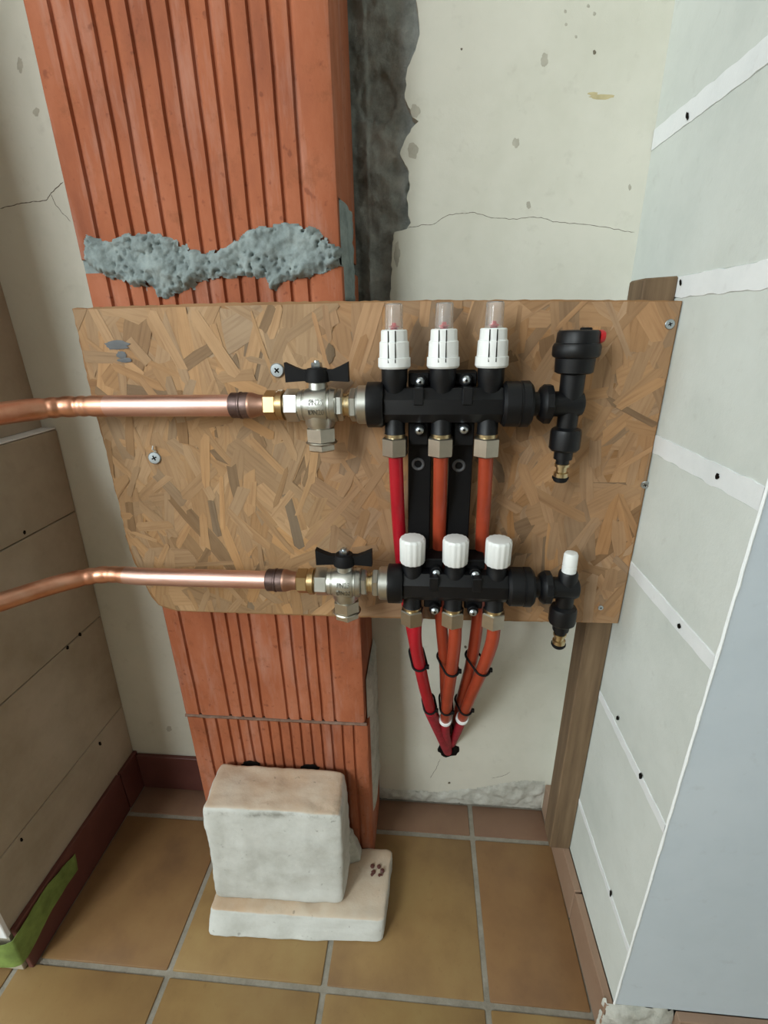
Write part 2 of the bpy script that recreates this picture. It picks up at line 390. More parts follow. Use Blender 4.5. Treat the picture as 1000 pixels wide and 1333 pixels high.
ribbon([(531, 297), (548, 293), (566, 291), (582, 281), (605, 278), (618, 277), (640, 283), (668, 285), (700, 283), (725, 289), (760, 292), (800, 298), (826, 303)], WALL, .00035, 'crack', M['crack'], wb)
ribbon([(0, 272), (22, 266), (40, 263), (58, 261), (66, 253), (74, 244), (82, 237)], WALL, .0006, 'crack', M['crack'], wb)
ribbon([(66, 253), (72, 266), (82, 278), (92, 288)], WALL, .0004, 'crack', M['crack'], wb)
ribbon([(560, 1013), (568, 1000), (573, 988)], WALL, .0005, 'crack', M['crack'], wb)
ribbon([(640, 1013), (655, 1010), (664, 1005)], WALL, .0005, 'crack', M['crack'], wb)
def spot(cx, cy, rx, ry, D, name, mat, parent, proj=PY, nrm=Vector((0, -1, 0)), seed=0):
    c = proj(cx, cy, D); ex = proj(cx+rx, cy, D)-c; ey = proj(cx, cy+ry, D)-c; mb = MB(); n = 24
    for k in range(n):
        a = 2*math.pi*k/n; r = 1+.35*nz((math.cos(a), math.sin(a), seed), 1.7)+.2*nz((math.cos(a), math.sin(a), seed+9), 5)
        mb.v.append(c+(ex*math.cos(a)+ey*math.sin(a))*r+nrm*.0001)
    mb.v.append(c+nrm*.0005); mb.f += [(k, (k+1) % n, n) for k in range(n)]
    return mb.build(name, mat, parent)
for k, (x, y, rx, ry, m) in enumerate([(672, 186, 5, 6, 'scuff'), (709, 78, 5, 9, 'scuff'), (688, 267, 3, 5, 'scuff'), (774, 68, 2.2, 3, 'crack'), (766, 8, 2, 2.5, 'scuff'), (774, 18, 2, 2.5, 'scuff'), (736, 15, 2, 2.5, 'scuff'), (737, 32, 1.8, 2, 'scuff'), (750, 48, 1.8, 2, 'scuff'), (820, 244, 2, 4, 'scuff'), (601, 64, 1.4, 1.6, 'crack'), (782, 126, 17, 3, 'stain'), (772, 122, 7, 2.2, 'stain'), (537, 196, 7, 10, 'scuff'), (541, 144, 6, 9, 'scuff'), (517, 330, 4, 16, 'scuff'), (26, 85, 4, 9, 'scuff'), (47, 146, 4, 6, 'scuff'), (606, 842, 1.8, 1.8, 'crack'), (220, 949, 3, 4, 'scuff'), (585, 1019, 1.5, 1.5, 'crack')]):
    spot(x, y, rx, ry, WALL, 'stain' if m == 'stain' else 'scuff_mark', M[m], wb, seed=k)
spot(584, 975, 13, 11, WALL, 'pipe_hole', M['dark'], wb, seed=91)
# rough mortar along the foot of the back wall, right of the pillar
lo = [(-.084, .002), (.05, .002), (.16, .002), (.248, .002)]
hi = [(.250, .082), (.20, .078), (.15, .062), (.11, .048), (.07, .040), (.03, .030), (-.01, .034), (-.05, .030), (-.084, .036)]
lump(lo+hi, WALL, .004, .006, .02, 45, .006).build('foot_mortar', M['mortar_pale'], wb, sharp=80, label='rough pale mortar smeared along the foot of the wall')

# left wall: blocks with open joints, a ledge on top, thinner wall above
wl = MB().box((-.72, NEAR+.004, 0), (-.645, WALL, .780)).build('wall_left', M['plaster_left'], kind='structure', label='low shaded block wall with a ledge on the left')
lean = lambda v: Vector((v.x+(lx(v.z) if v.x > -.1 else -.64), v.y, v.z))
jl = [.0, .221, .436, .645, .785]
for k in range(4):
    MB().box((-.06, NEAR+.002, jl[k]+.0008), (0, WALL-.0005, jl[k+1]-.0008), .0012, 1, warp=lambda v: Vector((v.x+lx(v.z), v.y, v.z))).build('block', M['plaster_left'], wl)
MB().box((-.66, NEAR+.004, .7852), (lx(.785)-.0005, WALL-.001, .7875), .0006).build('ledge_light_strip', M['filler_and_lit'], wl, label='pale strip painting the light on top of the low wall ledge')  # pale strip laid on the ledge to paint the light from above
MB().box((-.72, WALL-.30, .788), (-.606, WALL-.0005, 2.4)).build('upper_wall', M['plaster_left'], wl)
MB().box((-.72, NEAR-.006, .1), (lx(.4)-.004, NEAR+.001, .785), .001).build('lit_end_face', M['filler_and_lit'], wl, label='white end face of the low wall with light put into its colour')  # white end, coloured far brighter than the blocks for the light it catches
for k, (x, y) in enumerate([(32, 693), (88, 843), (130, 968), (28, 1093), (104, 826), (170, 921)]):
    z = PX(x, y, -.597).z; spot(x, y, 2.0, 2.6, lx(z)+.0002, 'nail_hole', M['dark'], wl, PX, Vector((1, 0, 0)), k)
bl = MB().box((-.6085, NEAR+.006, .0), (-.600, .640, .099), .001).build('baseboard_left', M['skirt_red'], kind='structure', label='dark red skirting tiles along the left wall')
MB().box((-.6083, .643, .0), (-.600, WALL-.0005, .098), .001).build('tile', M['skirt_red'], bl)
MB().box((-.599, WALL-.009, .0), (-.386, WALL-.0003, .092), .001).build('baseboard_back', M['skirt_red'], kind='structure', label='dark red skirting tile between left wall and brick pillar')

# right wall: pale blocks, wide white filled joints
XC = .40
wr = MB().box((.33, NEAR+.02, 0), (XC+.2, WALL+.02, 2.4)).build('wall_right', M['block_white'], kind='structure', label='pale block wall on the right with white filled joints')
jr = [.072, .191, .416, .637, .797, .961, 1.125, 1.29, 1.46, 1.62, 1.78, 1.94, 2.10, 2.26, 2.40]
hw = [0, .005, .006, .008, .010, .010, .010]+[.010]*8
def wpr(v): return Vector((v.x+wx(v.y), v.y, v.z))
for k in range(len(jr)-1):
    MB().box((0, NEAR+.0005, jr[k]+hw[k]), (.062, WALL+.004, jr[k+1]-(hw[k+1] if k+1 < len(jr)-1 else 0)), .0008, 1, wpr).build('block', M['block_white'], wr)
    if k:
        n = 40; mb = MB()
        for i in range(n+1):
            y = NEAR+.001+(WALL-.002-NEAR)*i/n; e1 = .0025*nz((y, k, 0), 60); e2 = .0025*nz((y, k, 5), 60)
            for x, z in ((.004, jr[k]-hw[k]-.002+e1), (-.0008, jr[k]-hw[k]+e1), (-.0011, jr[k]+hw[k]+e2), (.004, jr[k]+hw[k]+.002+e2)): mb.v.append(Vector((wx(y)+x, y, z)))
        mb.f += [(i*4+q, i*4+q+1, i*4+q+5, i*4+q+4) for i in range(n) for q in range(3)]
        mb.build('joint_filler', M['filler_and_lit'], wr)
for k, (x, y, rx, ry) in enumerate([(895, 151, 2.2, 5), (934, 620, 3, 4), (884, 815, 2.5, 3.5), (834, 1010, 2.5, 4), (804, 935, 1.8, 3), (795, 1163, 1.4, 4), (846, 368, 3, 2), (886, 368, 1.5, 4)]):
    d = ray(x, y); q = Vector((0, 0, CAMH)); t = (.262+.012*WALL)/(d.x+.012*d.y); X = d.x*t
    spot(x, y, rx, ry, X-.0014, 'nail_hole', M['dark'], wr, PX, Vector((-1, 0, 0)), k)
# end face of the right wall, turned to the room, and its corner bead
xc = wx(NEAR)
MB().box((xc+.0010, NEAR-.001, .074), (1.69, NEAR+.014, 2.4)).build('end_panel', M['end_shade_paint'], wr, label='smooth end face with shade in its blue grey paint beside the white corner')
n = 160; pts = [Vector((xc-.0004+.0008*nz((0, 0, k), 1.3), NEAR-.0008, .074+k/n*2.3)) for k in range(n+1)]
MB().sweep(pts, lambda t: .0015+.0007*nz((t*90, 2, 0), 1), 8).build('corner_bead', M['bead'], wr)
def wps(v): return Vector((v.x+wx(v.y), v.y, v.z))
br = MB().box((-.012, NEAR-.002, 0), (-.0005, .505, .072), .001, 1, wps).build('baseboard_right', M['skirt_tan'], kind='structure', label='tan skirting tiles at the foot of the right wall')
MB().box((-.012, .508, 0), (-.0005, WALL-.001, .072), .001, 1, wps).build('tile', M['skirt_tan'], br)
be = MB().box((.345, NEAR-.012, 0), (.62, NEAR-.0005, .072), .001).build('baseboard_end', M['skirt_tan'], kind='structure', label='tan skirting tile under the blue grey end face')
MB().box((.623, NEAR-.012, 0), (1.6, NEAR-.0005, .072), .001).build('tile', M['skirt_tan'], be)
lump([(xc-.014, .001), (.352, .001), (.35, .04), (.345, .066), (.33, .076), (.30, .073), (xc-.012, .074)], NEAR+.001, .004, .016, .02, 50, .008).build('mortar_patch', M['mortar_pale'], be, sharp=80, label='grey mortar patch at the wall corner')
# rest of the room behind the lens: plain walls with two windows
def wallwin(name, ax, pos, lo, hi, w0, w1, z0, z1, n, lab):
    def B(a, b, c, d):
        return ((pos[0], a, c), (pos[1], b, d)) if ax == 'x' else ((a, pos[0], c), (b, pos[1], d))
    mb = MB()
    for q in (B(lo, w0, 0, 2.4), B(w1, hi, 0, 2.4), B(w0, w1, 0, z0), B(w0, w1, z1, 2.4)): mb.box(*q)
    o = mb.build(name, M['room_wall'], kind='structure', label=lab)
    f = MB(); t = .045
    for q in (B(w0, w0+t, z0, z1), B(w1-t, w1, z0, z1), B(w0, w1, z0, z0+t), B(w0, w1, z1-t, z1), B((w0+w1)/2-.03, (w0+w1)/2+.03, z0, z1)): f.box(*q)
    f.build('window_%d' % n, M['white_plastic'], kind='structure', label='white window frame in the '+lab.split(' with')[0])
wallwin('wall_side', 'x', (-2.40, -2.30), -1.8, .8, -1.45, -.05, .78, 2.12, 1, 'plain left room wall with a window')
wallwin('wall_front', 'y', (-1.80, -1.70), -2.4, 1.8, -1.76, -.96, 1.22, 2.28, 2, 'plain wall behind the camera with a window')
MB().box((1.70, -1.8, 0), (1.80, .8, 2.4)).build('wall_far_right', M['room_wall'], kind='structure', label='plain right room wall')
MB().box((-2.4, -1.8, 2.4), (1.8, .8, 2.5)).build('ceiling', M['ceiling'], kind='structure', label='plain off white ceiling')

# ================================================================== BRICK PILLAR
pil = MB().box((-.375, .60, .001), (-.108, WALL+.02, 2.39)).build('brick_pillar', M['mortar_thin'], kind='structure', label='pillar of ribbed terracotta hollow blocks against the back wall')
G_UP = [-0.365, -0.342, -0.323, -0.306, -0.287, -0.266, -0.247, -0.228, -0.209, -0.19, -0.171, -0.151, -0.131]
G_MID = [-0.366, -0.315, -0.294, -0.276, -0.259, -0.218, -0.198, -0.178, -0.161, -0.141]
G_LOW = [-0.362, -0.342, -0.322, -0.305, -0.288, -0.271, -0.254, -0.237, -0.220, -0.203, -0.186, -0.169, -0.152, -0.134, -0.116]
def brick(z0, z1, xl, xr, grooves, gw=.0012, gd=.0038):
    prof = [(xl, WALL-.002), (xl, COLF+.004), (xl+.003, COLF)]
    for gx in grooves:
        k = (gx-grooves[0])/(grooves[-1]-grooves[0]); gx = xl+(gx+.393)*(xr-xl)/(.393-.093)
        if gx-gw*2.2 < prof[-1][0]: continue
        prof += [(gx-gw*1.9, COLF), (gx-gw*.5, COLF+gd), (gx+gw*.5, COLF+gd), (gx+gw*2.6, COLF+.0006), (gx+gw*4.4, COLF)]
    prof += [(xr-.005, COLF), (xr-.0015, COLF+.0015), (xr, COLF+.005), (xr, WALL-.002)]
    n = len(prof); st = max(2, int((z1-z0)/.02)); mb = MB()
    for j in range(st+1):
        z = z0+(z1-z0)*j/st
        for i, (x, y) in enumerate(prof):
            inner = 1 if 1 < i < n-2 else 0
            mb.v.append(Vector((x+.0009*nz((x, z, 2), 14)*inner, y+inner*.0008*nz((x*2, z, 5), 22), z)))
    for j in range(st):
        for i in range(n): k = (i+1) % n; mb.f.append((j*n+i, j*n+k, (j+1)*n+k, (j+1)*n+i))
    mb.f.append(tuple(range(n))); mb.f.append(tuple(st*n+i for i in range(n)))
    return mb.build('brick', M['brick'], pil, sharp=40)
brick(.001, .331, -.388, -.0835, G_LOW)
brick(.338, .660, -.389, -.0885, G_MID)
brick(.667, .990, -.392, -.092, G_UP)
brick(1.004, 1.34, -.393, -.0935, G_UP)
brick(1.35, 1.68, -.393, -.0935, G_UP)
brick(1.69, 2.02, -.393, -.0935, G_UP)
brick(2.03, 2.36, -.393, -.0935, G_UP)
up = [(104, 303), (118, 308), (130, 312), (146, 309), (158, 303), (172, 302), (186, 303), (200, 302), (214, 306), (228, 312), (240, 320), (256, 325), (268, 326), (284, 322), (298, 316), (308, 308), (318, 300), (336, 293), (352, 291), (368, 288), (386, 290), (402, 292), (414, 298), (420, 306), (436, 316), (444, 322)]
dn = [(444, 344), (432, 350), (420, 356), (404, 360), (390, 362), (368, 366), (356, 376), (350, 378), (345, 362), (330, 360), (304, 362), (282, 364), (266, 364), (254, 370), (238, 378), (226, 384), (212, 390), (202, 388), (198, 376), (186, 372), (168, 374), (152, 364), (138, 364), (126, 354), (112, 348), (107, 336)]
MB().box((-.391, COLF+.003, .988), (-.096, WALL-.004, 1.006)).build('mortar_bed', M['mortar'], pil)
mp = [(PY(x, y, COLF-.006).x, PY(x, y, COLF-.006).z) for x, y in up+dn]
lump(mp, COLF, .0016, .010, .006, 42, .006, .009, .0060).build('mortar_bed', M['mortar'], pil, sharp=80, label='thick blue grey mortar squeezed out of the joint')
# smear of mortar on the pillar's right side at that joint, and on the lowest block
mb = MB()
for j in range(31):
    for i in range(9):
        z = .955+.10*j/30; y = COLF+.004+i*.009; d = min(i, 8-i, j, 30-j)
        mb.v.append(Vector((-.0915+(.003+.002*fb((y, z, 0), 80) if d > 0 else -.002), y, z)))
mb.f += [(j*9+i, j*9+i+1, j*9+i+10, j*9+i+9) for j in range(30) for i in range(8)]
mb.build('mortar_smear', M['mortar'], pil, sharp=80)
mb = MB()
for j in range(41):
    for i in range(9):
        z = .10+.31*j/40; y = COLF+.016+i*.0135; d = min(i, 8-i, j, 40-j)
        mb.v.append(Vector((-.0835+(.004+.003*fb((y, z, 0), 50) if d > 0 else -.003), y, z)))
mb.f += [(j*9+i, j*9+i+1, j*9+i+10, j*9+i+9) for j in range(40) for i in range(8)]
mb.build('mortar_smear', M['mortar_pale'], pil, sharp=80, label='pale mortar smear down the lowest block')
pts = [Vector((-.388+.302*k/40, COLF+.001, .3345+.0015*nz((k*.3, 0, 0), 1))) for k in range(41)]
MB().sweep(pts, lambda t: .0027+.0010*nz((t*30, 0, 0), 1), 8).build('mortar_bed', M['mortar_thin'], pil)
for k, (x, y, rx, ry) in enumerate([(327, 997, 12, 6), (404, 1000, 11, 5), (290, 1004, 5, 3)]):
    spot(x, y, rx, ry, COLF-.0012, 'chipped_hole', M['dark'], pil, seed=k+40)

# ================================================================== WOODEN POST AND BOARD
pm = MB()
def post_warp(v): return Vector((v.x, v.y, v.z+(.004*math.sin((v.x-.228)*80) if v.z > .9 else 0)))
pm.box((.228, COLF+.0005, .0735), (.2626, COLF+.040, .970), .0015, 1, post_warp)
pm.build('wooden_post', M['post'], label='upright softwood post behind the right edge of the strand board', cat='post')

bp = [(-.404, .954), (-.2, .9555), (0, .9535), (.14, .951), (.2628, .9475), (.2623, .80), (.2628, .68), (.2615, .553), (.1, .550), (-.05, .549), (-.2, .5485), (-.352, .549), (-.372, .553), (-.381, .558), (-.388, .572), (-.396, .598), (-.402, .625), (-.405, .66), (-.404, .75), (-.406, .84)]
fine = []
for i in range(len(bp)):
    a, b = bp[i], bp[(i+1) % len(bp)]; n = max(1, int(math.hypot(a[0]-b[0], a[1]-b[1])/.006))
    for k in range(n):
        t = k/n; x = a[0]+(b[0]-a[0])*t; z = a[1]+(b[1]-a[1])*t; r = .0011 if x > -.37 else .0022
        fine.append((x+r*nz((x, z, 3), 140) if x < .258 else x-.0004*abs(nz((x, z, 3), 140)), z+r*nz((x, z, 8), 140)))
board = thing('strand_board', (-.07, BRD+.008, .549), 'tan oriented strand board panel carrying the heating manifolds', 'board')
def flaky(mb, name, tones, uvs, parent, kind=None, label=None):
    o = mb.build(name, M['osb'], parent, sharp=30, kind=kind, label=label); me = o.data
    at = me.color_attributes.new('tone', 'FLOAT_COLOR', 'CORNER'); uv = me.uv_layers.new(name='UVMap')
    for p in me.polygons:
        for li in p.loop_indices:
            at.data[li].color = tones[p.index] if tones else lin((150, 112, 74)); 
            uv.data[li].uv = uvs[me.loops[li].vertex_index] if uvs else (me.vertices[me.loops[li].vertex_index].co.x, me.vertices[me.loops[li].vertex_index].co.z)
    return o
flaky(MB().prism(fine, BRD, COLF-.0002), 'panel', None, None, board)
rs = random.Random(11); mb = MB(); tones = []; uvs = []
N = 1150
clipP = [(-.4025, .952), (-.4035, .66), (-.394, .598), (-.379, .560), (-.352, .5505), (.2605, .5535), (.2615, .9465), (0, .9525)]
def clip(P):
    """polygon P cut to the (convex) board outline; points carry (x, z, u, v)"""
    for i in range(len(clipP)):
        a, b = clipP[i], clipP[(i+1) % len(clipP)]; out = []
        side = lambda p: (b[0]-a[0])*(p[1]-a[1])-(b[1]-a[1])*(p[0]-a[0])
        for k in range(len(P)):
            p, q = P[k-1], P[k]; sp, sq = side(p), side(q)
            if sp*sq < 0: t = sp/(sp-sq); out.append(tuple(p[m]+(q[m]-p[m])*t for m in range(4)))
            if sq >= 0: out.append(q)
        P = out
        if len(P) < 3: return []
    return P
for k in range(N):
    cx = rs.uniform(-.41, .27); cz = rs.uniform(.545, .96)
    L = rs.uniform(.020, .048)*(1.35 if k < N*.75 else .8); Wd = rs.uniform(.004, .0135)*(1.25 if k < N*.8 else .6)
    an = rs.gauss(math.pi/2, .5) if rs.random() < .65 else rs.uniform(0, math.pi)
    ca, sa = math.cos(an), math.sin(an); y = BRD-.00005-k*1.2e-6; c = []
    for sg, q in ((-1, -1), (-.2, -1.05), (1, -.9), (1.05, .1), (.9, 1), (0, 1.08), (-.95, .95), (-1.08, .2)):
        u = sg*L*rs.uniform(.8, 1.15); v = q*Wd*rs.uniform(.75, 1.15); c.append((cx+u*ca-v*sa, cz+u*sa+v*ca, u+k*.37, v+k*.113))
    c = clip(c)
    if not c: continue
    mb.add([Vector((p[0], y, p[1])) for p in c], [tuple(range(len(c)))]); uvs += [(p[2], p[3]) for p in c]
    base = Vector((162, 128, 95)) if cx > -.12 else Vector((170, 137, 101))
    f = 1+rs.gauss(0, .055)
    if rs.random() < .05: f = .80
    hue = rs.gauss(0, 3.5)
    tones.append(lin((min(255, base.x*f+hue), min(255, base.y*f), min(255, base.z*f-hue))))
flaky(mb, 'wood_strands', tones, uvs, board, kind='stuff', label='pressed tan wood strands lying every way')
for k, (x, y, rx, ry) in enumerate([(152, 449, 16, 6), (158, 462, 7, 5), (163, 469, 9, 3), (430, 460, 6, 12)]):
    spot(x, y, rx, ry, BRD-.0018, 'dark_smudge', M['ring_grey'] if k < 3 else M['post'], board, seed=k+70)
def screw(px, py, r, washer, tilt=(0, 0), parent=board, rt=.4):
    c = PY(px, py, BRD-.0018); ax = Vector((tilt[0], -1, tilt[1])).normalized()
    s = MB().lathe(c-ax*.002, ax, [(0, r), (.0032, r), (.0040, r*.88), (.0041, r*.5)] if washer else [(0, r*.7), (.0026, r), (.0032, r*.9), (.0033, r*.3)], 24).build('screw', M['zinc'], parent)
    e1 = ax.cross(Vector((0, 0, 1))).normalized(); e2 = ax.cross(e1)
    m = MB(); hd = c-ax*.002+ax*(.0042 if washer else .0034)
    for q in (rt, rt+math.pi/2):
        a = (e1*math.cos(q)+e2*math.sin(q)); b = ax.cross(a); l, w2 = r*.42, r*.10
        m.add([hd+a*l+b*w2, hd-a*l+b*w2, hd-a*l-b*w2, hd+a*l-b*w2, hd+a*l+b*w2+ax*.0002, hd-a*l+b*w2+ax*.0002, hd-a*l-b*w2+ax*.0002, hd+a*l-b*w2+ax*.0002], [(0, 1, 2, 3), (4, 5, 6, 7), (0, 1, 5, 4), (1, 2, 6, 5), (2, 3, 7, 6), (3, 0, 4, 7)])
    m.build('cross_slot', M['dark'], s)
screw(361, 482, .0080, True, rt=.75); screw(201.5, 596, .0078, True, (.15, .1)); screw(872, 422, .0050, False)
screw(840, 631, .0050, False, (-.25, -.25)); screw(782, 791, .0035, False)
mb = MB()
for q in range(3):
    a = PY(843, 633, BRD-.003); mb.sweep([a, a+Vector((.005+q*.002, -.002, .003)), a+Vector((.011+q*.001, -.003, .006+q*.002))], .0008, 6)
mb.build('splinter', M['post'], board)
c0 = PY(203, 588, BRD-.003); MB().sweep([c0, c0+Vector((-.002, -.003, .004)), c0+Vector((-.001, -.002, .008))], .0012, 6).build('splinter', M['stone'], board)

# ================================================================== MANIFOLDS
YU, YL = .515, .505
au = PY(478, 527, YU); al = PY(505, 759, YL)
PORTS = (.030, .0805, .130)
X = Vector((1, 0, 0)); Z = Vector((0, 0, 1)); Yv = Vector((0, -1, 0))
def manifold(a, lab, upper):
    base = Vector((a.x+.09, a.y, a.z-.05))
    t = thing('upper_manifold' if upper else 'lower_manifold', base, lab, 'manifold', None); t.name = 'heating_manifold'
    MB().lathe(a, X, [(0, .0215), (.0012, .0242), (.016, .0242), (.0185, .0225)], 40).build('inlet_collar', M['black'], t)
    b = MB().lathe(a, X, [(.018, .0185), (.02, .0195), (.141, .0195), (.144, .0185)], 8, math.pi/8)
    for i in (0, 1): b.box(a+Vector((.0505+.05*i-.0, -.0197, .002)), a+Vector((.0610+.05*i, .01, .0195)), .001)
    b.build('bar', M['black'], t)
    r = MB().lathe(a, X, [(.143, .0205), (.146, .0235), (.160, .0235), (.1605, .0228), (.162, .0228), (.1625, .0240), (.170, .0240), (.1735, .0205), (.174, .013)], 40)
    r.build('end_collar', M['black'], t)
    MB().lathe(a, X, [(.173, .0125), (.181, .0125)], 28).build('neck', M['black'], t)
    for p in PORTS:
        c = a+X*p
        ztop = (PY(577, 476, YU).z-a.z) if upper else (PY(595, 731, YL).z-a.z)
        MB().lathe(c, Z, [(0, .0125), (ztop*.55, .0128), (ztop*.62, .0138 if upper else .012), (ztop, .0138 if upper else .012)], 28).build('port', M['black'], t)
        MB().lathe(c, -Z, [(0, .0112), (.030, .0112), (.031, .0118)], 28).build('port', M['black'], t)
        zb = .0315
        MB().lathe(c, -Z, [(zb-.001, .0112), (zb+.004, .0112)], 28).build('thread', M['brass_bright'], t)
        n = MB().hexn(c, -Z, zb+.0035, zb+.0245, .0150, math.pi/6+.12, .0012); n.build('nut', M['nickel_nut'], t)
        if upper:
            z1 = PY(577, 428, YU).z-a.z; H = z1-ztop
            fl = lambda i: 1-.018*(i % 4 == 0)
            fm = MB().lathe(c, Z, [(ztop-.002, .0155), (ztop, .0170), (ztop+.24*H, .0168), (ztop+.25*H, .0156), (ztop+.66*H, .0151), (ztop+.70*H, .0138), (z1-.001, .0134), (z1, .0122)], 48, 0, fl).build('flow_meter', M['white_plastic'], t)
            for dx in (-.0052, .0020):
                y = math.sqrt(.0150**2-dx**2)
                MB().add([c+Vector((dx-.0005, -y-.0022, ztop+.12*H)), c+Vector((dx+.0005, -y-.0022, ztop+.12*H)), c+Vector((dx+.0005, -y+.0012, z1-.001)), c+Vector((dx-.0005, -y+.0012, z1-.001)),
                          c+Vector((dx-.0005, -y+.004, ztop+.12*H)), c+Vector((dx+.0005, -y+.004, ztop+.12*H)), c+Vector((dx+.0005, -y+.006, z1-.001)), c+Vector((dx-.0005, -y+.006, z1-.001))],
                         [(0, 1, 2, 3), (4, 5, 6, 7), (0, 1, 5, 4), (1, 2, 6, 5), (2, 3, 7, 6), (3, 0, 4, 7)]).build('slit', M['dark'], fm)
            z2 = PY(577, 394, YU).z-a.z
            MB().lathe(c, Z, [(z1-.004, .0094), (z2-.0015, .0088), (z2, .0080), (z2-.001, .0066), (z1+.001, .0072)], 32).build('sight_glass', M['glass'], fm)
            MB().lathe(c, Z, [(z1-.003, .003), (z1+.002, .0032), (z1+.0020, .0052), (z1+.0030, .0052), (z1+.0038, .0026), (z1+.0062, .0022)], 16).build('red_float', M['red_plastic'], fm)
        else:
            z1 = PY(595, 701, YL).z-a.z; H = z1-ztop
            fl = lambda i: 1.0 if i % 4 in (0, 1) else .955
            MB().lathe(c, Z, [(ztop-.002, .0135), (ztop, .0150), (z1-.004, .0154), (z1-.0015, .0150), (z1, .0138), (z1+.0006, .010)], 56, 0, fl).build('white_cap', M['white_plastic'], t)
    return t
mu = manifold(au, 'upper black manifold bar with three clear flow meters in white collars', True)
ml = manifold(al, 'lower black manifold bar with three white ribbed caps', False)

# black wall brackets that carry both bars
for k, (xo, lab) in enumerate(((.0555, 'black plastic bracket between the first and second manifold ports'), (.1055, 'black plastic bracket between the second and third manifold ports'))):
    cu = au+X*xo; cl = al+X*xo
    px = (546, 598)[k]; xm = PY(px, 640, .54).x
    t = thing('manifold_bracket', (xm, BRD-.01, cl.z-.045), lab, 'bracket', 'brackets holding the manifold bars')
    zt = PY(px, 484, .53).z; zb = PY(px+15, 803, .53).z
    MB().box((xm-.0135, .538, zb+.02), (xm+.0135, BRD-.002, zt), .0012).build('back_plate', M['black_matte'], t)
    for c_, Y_, zh, zl_ in ((cu, YU, zt, zt-.078), (cl, YL, cl.z+.032, cl.z-.036)):      # jaws above and below the bar, joined behind it
        q = MB().box((c_.x-.011, Y_+.004, c_.z+.0198), (c_.x+.011, .539, zh), .0012)
        q.box((c_.x-.011, Y_+.004, zl_), (c_.x+.011, .539, c_.z-.0198), .0012)
        q.box((c_.x-.011, Y_+.0205, c_.z-.021), (c_.x+.011, .539, c_.z+.021)).build('clamp', M['black_matte'], t)
    for (sx, sy) in (((547, 497), (546, 560), (568, 746), (566, 795)), ((607, 495), (604, 559), (619, 748), (616, 797)))[k]:
        Yp = YU-.004 if sy < 600 else YL-.006
        c = PY(sx, sy, Yp)
        MB().lathe(c+Vector((0, .012, 0)), Yv, [(0, .0068), (.0095, .0068), (.0105, .006)], 24).build('screw_boss', M['black_matte'], t)
        s = MB().lathe(c, Yv, [(0, .0046), (.0015, .0048), (.0032, .0036), (.004, .002)], 20).build('screw', M['zinc'], t)
        MB().lathe(c, Yv, [(.0036, .0016), (.0042, .0014)], 6).build('socket', M['dark'], s)
    c = PY((544.5, 597.5)[k], (604, 606)[k], .538); mb = MB()
    mb.sweep([c+Vector((.0060*math.cos(a), -.0002, .0060*math.sin(a))) for a in [2*math.pi*i/28 for i in range(28)]], .0018, 8, True); mb.build('grommet', M['ring_grey'], t, label='grey ring round the bolt hole')

